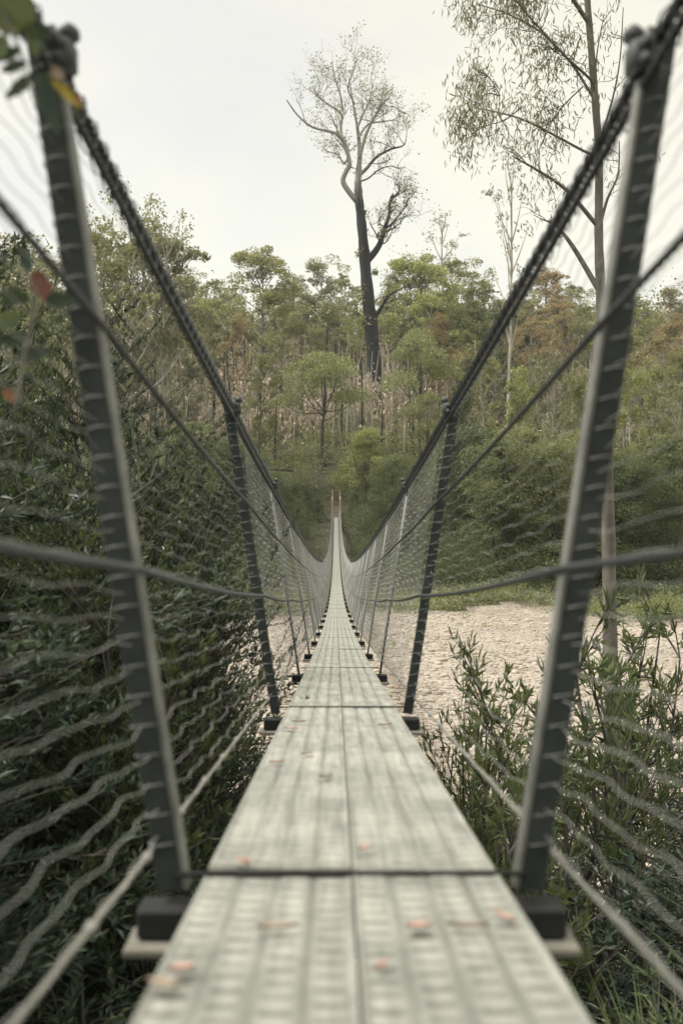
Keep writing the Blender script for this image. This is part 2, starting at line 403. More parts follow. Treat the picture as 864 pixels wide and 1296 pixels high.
def lanes(ds,h,s,sag=0.0,off=0.0):
    k=((ds-D0)/SP)%1.0
    hh=h-sag*4*k*(1-k)
    return np.stack([s*(LAT0+LATS*hh+off),ds,dz(ds)+hh],1)
def rope(name,h,s,r,mat,sag=0,off=0,strand=True):
    mb=MB(); 
    near=np.arange(-3.8,9,.012 if strand else .05); far=np.arange(9,js[-1]+.3,.3)
    ds=np.concatenate([near,far]); P=lanes(ds,h,s,sag,off)
    if strand:
        n=6; nr=len(near); Pn=P[:nr]; 
        for q in range(3):      # three laid strands close to the camera
            a=near/.085*2*math.pi+q*2*math.pi/3
            mb.tube(Pn+np.stack([np.cos(a),np.zeros(nr),np.sin(a)],1)*r*.5,r*.56,6,cap=False)
        m_=P[nr-1:]; mb.tube(m_,r*np.interp(m_[:,1],[9,14,34],[.98,.75,.42]),6)
    else:
        mb.tube(P,r,6)
        for d in np.arange(-1.9,26,.34):     # wire turns lashing the net to this wire
            c=lanes(np.array([d]),h,s,sag,off)[0]; a=np.linspace(0,6*math.pi,24)
            mb.tube(c+np.stack([np.cos(a)*(r+.002),np.linspace(-.012,.012,24),np.sin(a)*(r+.002)],1),.0022,5)
    return mb.build(name,mat,br)
DS=(-1,1)
for s in DS:
    hr=rope('handrail_cable',1.290,s,.0108,M['cable'],sag=.004,off=-.012)
    lc=rope('lacing_cable',1.226,s,.0080,M['cable'],sag=.010,off=-.020)
    mb=MB(); a=np.arange(-3.8,34,.009); P=.5*(lanes(a,1.290,s,.004,-.012)+lanes(a,1.226,s,.010,-.020)); t=a/.085*2*math.pi
    P=P+np.stack([np.cos(t)*.013,0*t,np.sin(t)*.041],1); mb.tube(P,.0021,4,cap=False); mb.build('lacing_wire',M['cable'],hr)
    rope('side_wire',.853,s,.0065,M['cable'],sag=.01,off=-.03)
    rope('side_wire',.474,s,.0065,M['cable'],sag=.012,off=-.03)
    rope('edge_wire',.035,s,.0038,M['edgewire'],sag=-.004,off=.02,strand=False)

# chain-link net: each wire waves along the bridge and hooks its neighbour
def net(s):
    mb=MB(); rng=np.random.default_rng(5+s)
    rows=28; h0,h1=.035,1.24; dh=(h1-h0)/rows; per=.34
    for k in range(rows):
        for (a,b,st,ns) in((-3.8,5.2,.0217,5),(5.2,13,.0217,4),(13,45,.065,3),(45,js[-1]+.05,.13,3)):
            ds=np.arange(a,b+st*.5,st); hc=h0+dh*(k+.5)
            ph=(math.pi if k%2 else 0)
            w=np.sin(ds/per*2*math.pi+k*.9)+.28*np.sin(ds/.13*2*math.pi+k*1.9)*(.5+.5*np.sin(ds*1.3+k))
            wob=.004*np.sin(ds*1.7+k*.35)+.003*np.sin(ds*4.3+k*1.1)
            hh=hc+w*dh*(.10+.10*((k*7)%5)/4)*np.interp(ds,[1.5,5],[.55,1])+wob
            out=.004*np.cos(ds/per*4*math.pi+ph)
            kk=((ds-D0)/SP)%1.0; bulge=.022*4*kk*(1-kk)*math.sin(math.pi*(k+.5)/rows)
            P=np.stack([s*(LAT0+LATS*hh+out+bulge+.004),ds,dz(ds)+hh],1)
            mb.tube(P,{5.2:.00072,13:.0017,45:.0025}.get(b,.0038),ns,cap=False)
    for d in np.concatenate([np.concatenate([np.arange(4.9,20,.10),np.arange(20,118,.085)])]):
        n=24; t=np.linspace(h0,h1,n); dd=d+.012*np.sin(t*60+d*9)+.02*np.sin(t*9+d*3); kk=((dd-D0)/SP)%1.0
        mb.tube(np.stack([s*(LAT0+LATS*t+.022*4*kk*(1-kk)*np.sin(math.pi*(t-h0)/(h1-h0))+.002),dd,dz(dd)+t],1),.0011 if d<12 else .0017 if d<30 else .0025,3,cap=False)
    o=mb.build('side_net',M['net'],br)
for s in DS: net(s)

# far landing: ramp, platform, gate posts
dE=js[-1]; zE=dz(dE)
mb=MB(); nst=7
for k in range(nst):
    mb.box((0,dE+.45+k*.9,zE+.04+k*.20),(.62,.86,.05),bev=.01)
mb.build('landing_ramp',M['rust'],br,False)
for s in DS:
    g=MB(); g.box((s*.46,dE+1.0,zE+.6),(.16,.16,3.0),bev=.01); g.box((s*.46,dE+6.4,zE+1.6),(.14,.14,3.4),bev=.01)
    g.tube([(s*.46,dE+1,zE+1.3),(s*.46,dE+6.4,zE+2.5)],.05,6); g.build('landing_post',M['rust'],br,False)
g=MB(); g.box((0,dE+3.2,zE-.9),(1.2,6.6,1.3),bev=.05); g.build('landing_footing',M['bark_grey'],br,False)

# ------------------------------------------------------------------ far trees
def euc_proto(seed,h=24,cr=4.6,base=.42,ncl=24,clr=2.1,nl=620,ls=.38,flat=.75,lean=.5,tr=.30):
    """trunk with limbs + clumpy crown -> (trunk mesh, crown mesh)"""
    g=np.random.default_rng(seed); tb=MB(); cb=MB()
    n=9; z=np.linspace(0,h*.93,n); P=np.stack([np.cumsum(g.normal(0,.22,n))*lean,np.cumsum(g.normal(0,.22,n))*lean,z],1); P[0,:2]=0
    tb.tube(smoothline(P,3),np.linspace(tr,tr*.2,(n-1)*3+1),7)
    for i in range(ncl):
        t=base+(1-base)*((i+.5)/ncl)**.9; a=i*2.4+g.uniform(-.5,.5)
        prof_=math.sin(math.pi*min(1,max(0,(t-base)/(1-base))*.82+.16))**.7
        r=cr*prof_*g.uniform(.2,1.25)
        c=np.array([math.cos(a)*r,math.sin(a)*r,h*t*g.uniform(.97,1.03)])
        it=max(.15,t-.10-.25*r/h*2); q=np.array([np.interp(it*h,P[:,2],P[:,0]),np.interp(it*h,P[:,2],P[:,1]),it*h]); c[:2]+=q[:2]
        m_=q*.45+c*.55+[0,0,-.08*r]+g.normal(0,.15,3)
        tb.tube(smoothline([q,m_,c],3),np.linspace(tr*.42,.03,7),4,cap=False)
        R_=clr*g.uniform(.4,1.3); k=int(nl*g.uniform(.6,1.2)*(R_/clr)**1.5)
        for sub in range(4):            # ragged sub-clumps
            sc=c+g.normal(0,1,3)*R_*[.55,.55,.3]; sr=R_*g.uniform(.4,.75); kk=k//4
            v=unit(g.normal(size=(kk,3)))*(g.uniform(.25,1,(kk,1))**.5)*sr; v[:,2]*=flat
            V,Q=specks(sc+v,ls*g.uniform(.6,1.3,kk),g,flat=.2); cb.add(V,Q)
    return tb,cb
def wattle_proto(seed,h=12,cr=3.6,ncl=12,ls=.2):
    g=np.random.default_rng(seed); tb=MB(); cb=MB()
    P=np.array([[0,0,0],[.2,.1,h*.3],[0,-.1,h*.6],[.1,0,h*.85]]); tb.tube(smoothline(P,4),np.linspace(.2,.07,13),6)
    for i in range(ncl):
        a=i*2.4; r=cr*math.sqrt((i+.4)/ncl); c=np.array([math.cos(a)*r,math.sin(a)*r,h*(.95-.42*(r/cr)**2)+g.normal(0,.7)])
        q=np.array([0,0,h*g.uniform(.4,.6)]); tb.tube(smoothline([q,q*.4+c*.6+[0,0,-.5],c],3),np.linspace(.07,.02,7),4,cap=False)
        kk=1000; Rr=1.9*g.uniform(.8,1.3)
        v=unit(g.normal(size=(kk,3)))*(g.uniform(.3,1,(kk,1))**.5)*Rr; v[:,2]=np.abs(v[:,2])*.8-.2
        V,Q=specks(c+v,ls*g.uniform(.6,1.3,kk),g,flat=.3); cb.add(V,Q)
    return tb,cb
def bank_proto(seed,h=10,cr=2.6,ls=.135,n=70):
    g=np.random.default_rng(seed); tb=MB(); cb=MB()
    for st in range(3):
        e=np.array([g.normal(0,cr*.35),g.normal(0,cr*.35),h*g.uniform(.7,.95)])
        tb.tube(smoothline([[g.normal(0,.2),g.normal(0,.2),0],e*.5+g.normal(0,.2,3),e],4),np.linspace(.14,.03,9),5)
    for i in range(n):
        t=((i+.5)/n); a=i*2.4+g.uniform(-.6,.6); r=cr*((1-t)**.55*1.05+.12)*g.uniform(.25,1.25)*min(1,t*4+.4)
        c=np.array([math.cos(a)*r,math.sin(a)*r,h*(.03+.95*t)]); kk=int(520*g.uniform(.4,1.5)); Rr=.95*g.uniform(.45,1.35)
        v=unit(g.normal(size=(kk,3)))*(g.uniform(.2,1,(kk,1))**.5)*Rr; v[:,2]*=.7
        V,Q=specks(c+v,ls*g.uniform(.6,1.3,kk),g); cb.add(V,Q)
    return tb,cb
def mk(pair,bk): return pair[0].mesh('trunk',M[bk]), pair[1].mesh('crown',M['olive'],False)
PR={}
for i,sd in enumerate([1,2,3,4]): PR['euc%d'%i]=mk(euc_proto(sd,tr=.24,cr=[4.6,5.4,4.2,5.8][i],ncl=[26,32,24,34][i],base=[.26,.36,.2,.3][i],h=24),['bark_grey','bark_pale','bark_pale','bark_grey'][i])
PR['thin0']=mk(euc_proto(21,cr=4.6,ncl=26,clr=1.3,nl=70,ls=.30,base=.45,lean=.9,tr=.22),'bark_pale')
PR['thin1']=mk(euc_proto(22,cr=3.0,ncl=18,clr=1.1,nl=60,ls=.28,base=.5,tr=.26),'bark_pale')
PR['wattle0']=mk(wattle_proto(31),'bark_grey'); PR['wattle1']=mk(wattle_proto(32,cr=3.2,ncl=9),'bark_grey')
for i in range(3): PR['bank%d'%i]=mk(bank_proto(41+i),'bark_dark')
H0={'euc':24,'thi':24,'wat':12,'ban':10}
def place(kind,name,px,pytop,d,mat,wide=1.0,bk=None):
    x=at(px,0,d)[0]; zt=(640-pytop)/1260*d; zb=float(gz(x,d)); h=max(3,zt-zb+.4)
    sc=h/H0[kind[:3]]/.99; ws=wide*min(1.35,max(.65,sc)) if kind[:3] in('euc','thi') else wide*sc
    t=thing(name,None,name.split('_')[-1] if False else 'tree',(x,d,zb-.3),float(R.uniform(0,6.28)))
    t.scale=(ws,ws,sc)
    for nm,me,m in(('trunk',PR[kind][0],bk),('crown',PR[kind][1],mat)):
        o=link(nm,me,t)
        if m: o.material_slots[0].link='OBJECT'; o.material_slots[0].material=M[m]
    t['_px']=px; t['_py']=pytop; return t
ORD=['first','second','third','fourth','fifth','sixth','seventh','eighth','ninth','tenth','eleventh','twelfth','thirteenth','fourteenth','fifteenth','sixteenth','seventeenth','eighteenth','nineteenth','twentieth','twenty-first','twenty-second','twenty-third','twenty-fourth','twenty-fifth','twenty-sixth','twenty-seventh','twenty-eighth','twenty-ninth','thirtieth']
def label_run(ts,descr,group,ref,refpx):
    L=sorted([t for t in ts if t['_px']<refpx],key=lambda t:-t['_px']); Rr=sorted([t for t in ts if t['_px']>=refpx],key=lambda t:t['_px'])
    for side,run in(('left',L),('right',Rr)):
        for i,t in enumerate(run):
            nth='nearest' if i==0 else ORD[i]
            t['label']='%s, %s %s of %s'%(descr[t['_m']],nth,side,ref); t['group']=group
# skyline eucalypts (px, top, distance, kind, material, width)
sky=[(8,300,150,'euc0','grey',1.0),(50,325,190,'euc1','olive',.9),(132,296,125,'euc1','olive',.9),(196,300,130,'euc3','grey',.85),(240,352,200,'euc2','grey',.9),(272,356,215,'euc1','olive',1.0),
 (330,322,175,'euc3','olive',1.0),(372,352,215,'euc0','grey',.85),(406,336,200,'euc2','grey',1.0),(436,352,225,'euc1','olive',.8),
 (500,345,230,'euc0','olive',.9),(530,332,185,'euc3','bright',1.05),(572,330,200,'euc1','olive',.95),(612,362,210,'euc2','darkgreen',1.1),
 (655,356,215,'euc0','russet',1.0),(690,345,205,'euc3','russet',1.0),(722,360,220,'euc1','olive',.9),(806,377,190,'euc0','olive',.95),(852,368,200,'euc2','russet',1.0)]
run=[]
for px,py,d,k,m,w in sky:
    t=place(k,'eucalypt_tree',px,py,d,m,w*1.22); t['_m']=m; run.append(t)
label_run(run,{'olive':'olive leafed skyline gum tree','grey':'grey-green leafed skyline gum tree','bright':'bright green leafed skyline gum tree','darkgreen':'dark green leafed skyline gum tree','russet':'russet tinted gum tree on the skyline'},'gum trees along the skyline','the tall charred tree',466)
run=[]
for px,py,d,k,m,w in [(28,372,170,'euc3','olive',1.0),(258,382,180,'euc0','bright',.9),(288,372,185,'euc1','grey',1.0),(348,368,190,'euc2','olive',1.0),(390,378,185,'euc3','grey',.9),(418,385,180,'euc0','olive',.8),(452,395,190,'euc1','bright',.8),
  (494,378,185,'euc2','grey',.9),(545,372,178,'euc1','bright',1.0),(596,388,175,'euc3','darkgreen',1.0),(636,384,180,'euc0','darkgreen',1.1),(668,380,178,'euc2','olive',1.0),(705,384,180,'euc3','russet',1.0),(738,388,175,'euc1','olive',1.0),(782,398,165,'euc2','bright',1.0),(828,402,160,'euc1','olive',1.0),(858,405,155,'euc3','russet',1.0)]:
    t=place(k,'eucalypt_tree',px,py,d,m,w*1.22); t['_m']=m; run.append(t)
label_run(run,{'olive':'olive gum in the row below the skyline','grey':'grey-green gum in the row below the skyline','bright':'bright gum in the row below the skyline','darkgreen':'dark gum in the row below the skyline','russet':'russet gum in the row below the skyline'},'gum trees in front of the skyline row','the charred tree',466)
run=[]
for px,py,d,k,m,w in [(165,248,120,'thin0','olive',1.05),(205,268,125,'thin0','grey',.95),(560,272,195,'thin1','grey',1.1),(645,188,135,'thin1','grey',.8),(118,300,150,'thin1','grey',.9)]:
    t=place(k,'sparse_gum_tree',px,py,d,m,w,'bark_pale'); t['_m']=m; run.append(t)
run[0]['label']='tall thinly leafed gum rising above the dark shrubs behind the left near post'
run[1]['label']='thin gray-green gum showing sky between its twigs just left of the left handrail cable'
run[2]['label']='spindly pale gum standing above the bright green tree right of the charred giant'
run[3]['label']='slender white-trunked gum with sparse crown standing high against sky beside right handrail cable'
run[4]['label']='small bare looking gum against the sky beside the left near post'
for t in run: t['group']='thinly leafed gums against the sky'
# mid slope trees
mid=[(262,410,170,'euc2','olive',.8),(300,400,165,'euc0','russet',.7),(352,420,160,'euc1','olive',.7),(398,418,165,'euc2','olive',.75),(215,430,150,'euc3','olive',.8),
 (555,398,160,'euc0','russet',.8),(590,425,165,'euc3','olive',.8),(520,400,170,'euc1','darkgreen',.8),(628,410,150,'euc2','darkgreen',.8),(672,405,155,'euc1','russet',.9),(712,395,165,'euc0','russet',.9),(745,410,150,'euc2','olive',.9),
 (790,420,150,'euc3','olive',.9),(835,425,140,'euc1','russet',.9),(862,440,130,'euc0','olive',.9),(20,420,120,'euc2','darkgreen',1),(430,425,175,'euc0','grey',.7)]
run=[]
for px,py,d,k,m,w in mid:
    t=place(k,'hillside_tree',px,py,d,m,w); t['_m']=m; run.append(t)
label_run(run,{'olive':'olive green tree halfway upslope','grey':'grey-green tree halfway upslope','darkgreen':'dark green tree halfway upslope','russet':'orange-brown tipped tree halfway upslope'},'trees on the middle of the slope','the tall charred trunk',472)
wt=[(410,450,138,'wattle0','wattle',1.15,'round-domed pale green wattle left of the charred trunk above the bridge end'),(532,430,140,'wattle1','wattle',.9,'round-domed wattle with dark bare trunk just right of the charred trunk'),
    (330,452,142,'euc2','olive',.7,'yellow-green small crowned tree beside the left handrail cable on the slope'),(462,545,128,'bank0','bright',1.35,'bushy green wattle directly above the far bridge landing'),(540,500,133,'wattle0','olive',.8,'olive wattle halfway between far landing and right handrail cable')]
for px,py,d,k,m,w,lb in wt:
    t=place(k,'wattle_tree',px,py,d,m,w,'bark_dark'); t['label']=lb; t['group']='wattles on the slope'
# bank trees
bank=[(402,650,118,'bank2','bank',1.0),(448,648,119,'bank1','bank',1.0),(372,610,118,'bank0','darkgreen',1.1),(352,655,96,'bank0','bank',1.1),(505,640,98,'bank2','bank',1.1),(388,632,122,'bank0','bank',1.0),(365,640,112,'bank1','bank',1.1),(345,600,104,'bank2','darkgreen',1.1),(320,585,96,'bank0','bank',1.1),(285,560,92,'bank1','bank',1.2),(240,540,86,'bank2','darkgreen',1.2),
 (462,585,124,'bank2','darkgreen',.9),(478,620,112,'bank0','bank',1.1),(500,580,108,'bank1','darkgreen',1.2),(530,590,100,'bank2','bank',1.1),(560,575,92,'bank0','darkgreen',1.1),(598,545,86,'bank1','bank',1.2),(632,560,78,'bank2','darkgreen',1.2),
 (668,545,82,'bank0','olive',1.2),(705,565,76,'bank1','darkgreen',1.3),(742,550,84,'bank2','olive',1.1),(778,575,76,'bank0','darkgreen',1.2),(610,455,100,'euc2','olive',.6),(655,470,92,'euc0','bright',.6),(700,450,104,'euc1','grey',.6),(735,480,90,'euc3','olive',.55),(790,470,95,'euc2','bright',.6),(826,455,100,'euc0','olive',.6),(858,490,88,'euc1','grey',.6),(580,500,98,'euc3','darkgreen',.5),(815,590,74,'bank1','bank',1.3),(850,555,80,'bank2','darkgreen',1.3),(830,530,98,'bank0','olive',1.1)]
run=[]
for px,py,d,k,m,w in bank:
    t=place(k,'bank_tree',px,py,d,m,w); t['_m']=m; run.append(t)
label_run(run,{'grey':'grey-green bushy bank tree','bank':'very dark bushy bank tree','darkgreen':'dark green bushy bank tree','olive':'olive bushy bank tree','bright':'lighter green bushy bank tree'},'bushy trees on the far bank','the far bridge landing',425)

# masses nobody could count
def clumps(name,label,cat,xs,ys,hs,rs,mat,nl,ls,vflat=.7,vert=0):
    g=np.random.default_rng(len(xs)); mb=MB()
    for x,y,h,r in zip(xs,ys,hs,rs):
        z=float(gz(x,y)); kk=int(nl*g.uniform(.6,1.4))
        v=unit(g.normal(size=(kk,3)))*(g.uniform(.15,1,(kk,1))**.45); lob=1+.35*np.sin(v[:,0:1]*5+x)+.25*np.sin(v[:,1:2]*7+y)
        v=v*lob; v[:,:2]*=r; v[:,2]=(v[:,2]*.5+.5)*h
        V,Q=specks(v+[x,y,z],ls*g.uniform(.6,1.4,kk),g,vert=vert); mb.add(V,Q)
    o=mb.build(name,mat,None,False); tag(o,label,cat,kind='stuff')
def spread(n,y0,y1,pw=1.0,w=.37):
    y=R.uniform(y0,y1,n); x=R.uniform(-1,1,n)*(y*w); return x,y
x,y=spread(1000,205,300); clumps('far_wood','olive wood closing the skyline behind the single gums','wood',x,y,R.uniform(6,14,1000),R.uniform(2.5,5,1000),M['wood'],110,.75)
x,y=spread(1500,146,232); k=R.random(1500)<.93
clumps('dead_brush','grey-brown dead brush standing in a belt across the slope','brush',x,y,R.uniform(4,9.5,1500),R.uniform(.6,1.5,1500),M['brush'],75,.5,vert=.8)
x,y=spread(420,150,230); clumps('slope_undergrowth','dull green undergrowth mixed into the dead brush belt','undergrowth',x,y,R.uniform(2,8,420),R.uniform(1,2.4,420),M['wood'],80,.38)
x,y=spread(800,127,156); clumps('hill_scrub','yellow-green scrub covering the lower slope above the landing','scrub',x,y,R.uniform(1.5,5.5,800),R.uniform(1.0,2.4,800),M['scrub'],130,.26)
x,y=spread(900,68,126); keep=(np.abs(x)>1.3+ (y<100)*1.2); x,y=x[keep],y[keep]
hh=R.uniform(1.5,4.5,len(x)); hh=np.where(y<71,1.2,hh); hh=np.where((np.abs(x)<5)&(y<105),np.minimum(hh,2.6),hh)
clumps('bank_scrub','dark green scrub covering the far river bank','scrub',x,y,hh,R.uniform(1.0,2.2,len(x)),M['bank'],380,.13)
x=R.uniform(-30,32,300); y=65.5+3*np.sin(x*.21)+2*np.sin(x*.5+2)+R.uniform(-1.5,2.5,300); clumps('bank_edge_scrub','light green low scrub lining the far edge of the gravel','scrub',x,y,R.uniform(.4,1.9,300),R.uniform(.6,1.6,300),M['scrub'],240,.12)

x=R.uniform(-14,24,70); y=R.uniform(17,62,70)**1.0; clumps('gravel_weeds','small weeds and dry tufts dotted over the gravel bed','weeds',x,y,R.uniform(.08,.4,70),R.uniform(.1,.5,70),M['scrub'],60,.07)
x=R.uniform(1.7,14,260)*R.choice([-1,1],260); y=R.uniform(96,127,260)
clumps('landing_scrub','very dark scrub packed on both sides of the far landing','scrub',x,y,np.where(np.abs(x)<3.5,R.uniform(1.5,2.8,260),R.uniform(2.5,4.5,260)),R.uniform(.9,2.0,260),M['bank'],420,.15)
# dead standing stems
g=np.random.default_rng(78); mb=MB()
for i in range(260):
    y=g.uniform(143,200); x=g.uniform(-1,1)*y*.36; z=float(gz(x,y)); h=g.uniform(6,13); l=g.normal(0,.03,2)*h
    mb.tube([[x,y,z-.2],[x+l[0]*.4,y+l[1]*.4,z+h*.5],[x+l[0],y+l[1],z+h]],[.17,.13,.05],4,cap=False)
tag(mb.build('charred_stems',M['bark_char']),'dark charred thin stems scattered through the brown brush belt','charred saplings',kind='stuff')
g=np.random.default_rng(77); mb=MB()
for i in range(1000):
    y=g.uniform(143,215); x=g.uniform(-1,1)*y*.36; z=float(gz(x,y)); h=g.uniform(4,12); l=g.normal(0,.05,2)*h
    mb.tube([[x,y,z-.2],[x+l[0]*.4,y+l[1]*.4,z+h*.5],[x+l[0],y+l[1],z+h]],[.16,.12,.04],4,cap=False)
tag(mb.build('dead_stems',M['deadwood']),'pale dead saplings crowded through the brown brush belt','dead saplings',kind='stuff')
def dead_tree(seed,h=14):
    g=np.random.default_rng(seed); mb=MB(); n=8
    P=np.stack([np.cumsum(g.normal(0,.18,n)),np.cumsum(g.normal(0,.18,n)),np.linspace(0,h,n)],1); P[0,:2]=0; P=smoothline(P,3)
    mb.tube(P,np.linspace(.2,.04,len(P)),6)
    lm=MB()
    for i in range(12):
        q=P[int(len(P)*g.uniform(.35,.95))]; a=g.uniform(0,6.28); L=g.uniform(.8,2.6); e=q+[math.cos(a)*L,math.sin(a)*L,L*g.uniform(.2,.9)]
        lm.tube(smoothline([q,(q+e)/2+g.normal(0,.12,3),e],3),np.linspace(.055,.015,7),4,cap=False)
    return mb.mesh('trunk',M['deadwood']),lm.mesh('limbs',M['deadwood'])
DT=[dead_tree(i) for i in(3,4,5)]
dk=[(345,470,'g'),(392,435,'g'),(300,480,'g'),(425,505,'d'),(512,470,'g'),(582,455,'d'),(606,430,'g'),(640,445,'c'),(632,470,'c'),(680,455,'g'),(725,450,'g'),(775,520,'g'),(800,470,'g'),(845,460,'g'),(373,560,'d'),(398,545,'g')]
run=[]
for px,py,m in dk:
    d=float(R.uniform(135,165)); x=at(px,0,d)[0]; zb=float(gz(x,d)); h=(640-py)/1260*d-zb
    if h<5: h=7
    t=thing('dead_tree',None,'tree',(x,d,zb-.3),float(R.uniform(0,6))); t.scale=(1,1,h/14)
    for nm,me in zip(('trunk','limbs'),DT[int(R.integers(3))]):
        o=link(nm,me,t); o.material_slots[0].link='OBJECT'; o.material_slots[0].material=M[{'g':'deadwood','d':'bark_dark','c':'bark_char'}[m]]
    t['_px']=px; t['_m']=m; run.append(t)
label_run(run,{'g':'leafless pale grey trunk in brown brush','d':'leafless dark trunk in brown brush','c':'blackened leafless trunk in brown brush'},'single dead trunks in the brush belt','the tall charred tree',470)

# ------------------------------------------------------------------ the tall charred gum
def grow(mb, tips, p, dr, L, r, lev, g, up=.25):
    n=4; P=[p]; q=np.array(p,float); dd=unit(dr)
    for i in range(n):
        dd=unit(dd+g.normal(0,.22,3)+[0,0,up*.3]); q=q+dd*L/n; P.append(q)
    P=np.array(P); mb.tube(smoothline(P,2),np.linspace(r,r*.45,2*n+1),5 if lev>1 else 3,cap=False)
    if lev==0: tips.append(P[-1]); tips.append(P[-2]); return
    for i in range(int(g.integers(3,5))):
        k=g.integers(1,n+1); d2=unit(dd+g.normal(0,.65,3)+[0,0,up]); grow(mb,tips,P[k],d2,L*g.uniform(.5,.72),r*.5,lev-1,g,up)
def big_gum():
    d=160; g=np.random.default_rng(8)
    at=lambda px,py,dd: globals()['at'](px, py if py>258 else 258-(258-py)*.84, dd)
    b=at(479,545,d); 
    pts=[(482,600,0),(480,545,0),(476,500,0),(470,421,0),(464,361,.0),(459,301,0),(455,262,0),(453,236,0),(453,220,0),(455,180,.5),(452,140,1),(446,100,1),(441,62,1)]
    W=np.array([at(px,py,d)+[0,o,0] for px,py,o in pts]); org=np.array([W[0][0],d,float(gz(W[0][0],d))]); W=W-org
    t=thing('charred_gum_tree','very tall gum with charred black trunk and pale nearly bare crown towering over the forest','tree',tuple(org))
    mb=MB(); tips=[]
    wpx=np.array([23,21,19,17,15,12.5,11,10,8,5.5,3.6,2.2,1.1])/1260*d/2
    S=smoothline(W,5); rr=np.interp(np.linspace(0,1,len(S)),np.linspace(0,1,len(W)),wpx); rr=rr*(1+.06*np.sin(np.arange(len(S))*1.7)); mb.tube(S,rr,12)
    lim=MB()
    def limb(pp,r0,r1,lev=2,tw=6,L=6,depth=0.0):
        Q=np.array([at(px,py,d)+[0,depth*i/len(pp),0] for i,(px,py) in enumerate(pp)])-org; S=smoothline(Q,4); lim.tube(S,np.linspace(r0,r1,len(S)),7,cap=False)
        for i in range(tw):
            k=int(len(S)*g.uniform(.35,1))-1; dd=unit(S[min(k+1,len(S)-1)]-S[k-1]); grow(lim,tips,S[k],dd*.6+g.normal(0,.55,3)+[0,0,.2],L*g.uniform(.5,1),max(r1,.05)*1.0,lev,g)
    limb([(455,258),(447,250),(434,228),(438,212),(442,204),(440,188),(436,172),(428,163),(420,158),(396,152),(378,136),(364,114)],.50,.10,2,10,4.5,-3)
    limb([(440,185),(432,160),(431,140),(432,120),(418,105),(404,92),(394,72)],.32,.08,2,9,4.5,3)
    limb([(434,120),(430,96),(424,78),(420,55)],.16,.06,2,5,4,-3)
    limb([(440,192),(434,196),(428,180),(414,172),(406,160)],.2,.06,2,4,3.5,4)
    limb([(455,215),(464,204),(476,186),(494,172),(508,166),(514,160)],.32,.08,2,9,4.5,3)
    limb([(455,190),(462,160),(470,140),(480,118),(484,98)],.28,.08,2,9,5,-3)
    limb([(453,160),(466,136),(486,128),(500,122)],.2,.06,2,6,4.5,4)
    limb([(452,145),(460,120),(468,98),(472,72)],.2,.06,2,8,5,3)
    limb([(449,110),(440,90),(446,70),(452,50)],.14,.05,2,7,4,-4)
    limb([(456,225),(466,222),(478,212),(492,208),(504,214)],.16,.05,1,5,4,-3)
    limb([(465,330),(475,318),(482,305),(486,290),(492,272),(494,250),(498,238)],.62,.12,2,11,5,2)
    limb([(487,290),(496,284),(508,270),(516,262)],.2,.06,2,6,4,-2)
    limb([(481,308),(474,292),(468,280)],.15,.06,1,3,3,2)
    limb([(472,405),(480,394),(490,378),(500,372),(518,364)],.34,.07,2,7,4.5,-3)
    mb2=mb.build('trunk',M['gum_bark'],t); lim.build('limbs',M['gum_bark'],t)
    tp=np.array(tips); cb=MB(); sel=tp[g.random(len(tp))<.4]
    for c in sel:
        kk=g.integers(3,9); V,Q=specks(c+g.normal(0,.5,(kk,3)),.38*g.uniform(.5,1.2,kk),g); cb.add(V,Q)
    cb.build('leaf_tufts',M['pale'],t,False)
    # green epicormic leaves clothing the trunk
    eb=MB()
    for px,py,rp,n in((464,408,10,420),(458,375,12,300),(474,345,5,90),(456,322,8,120),(461,270,5,60),(484,296,9,140),(496,262,9,90),(448,395,8,200),(470,440,9,200)):
        c=at(px,py,d)-org; v=g.normal(0,.45,(n,3))*rp/1260*d; V,Q=specks(c+v,.45*g.uniform(.5,1.2,n),g); eb.add(V,Q)
    eb.build('trunk_foliage',M['olive'],t,False)
big_gum()

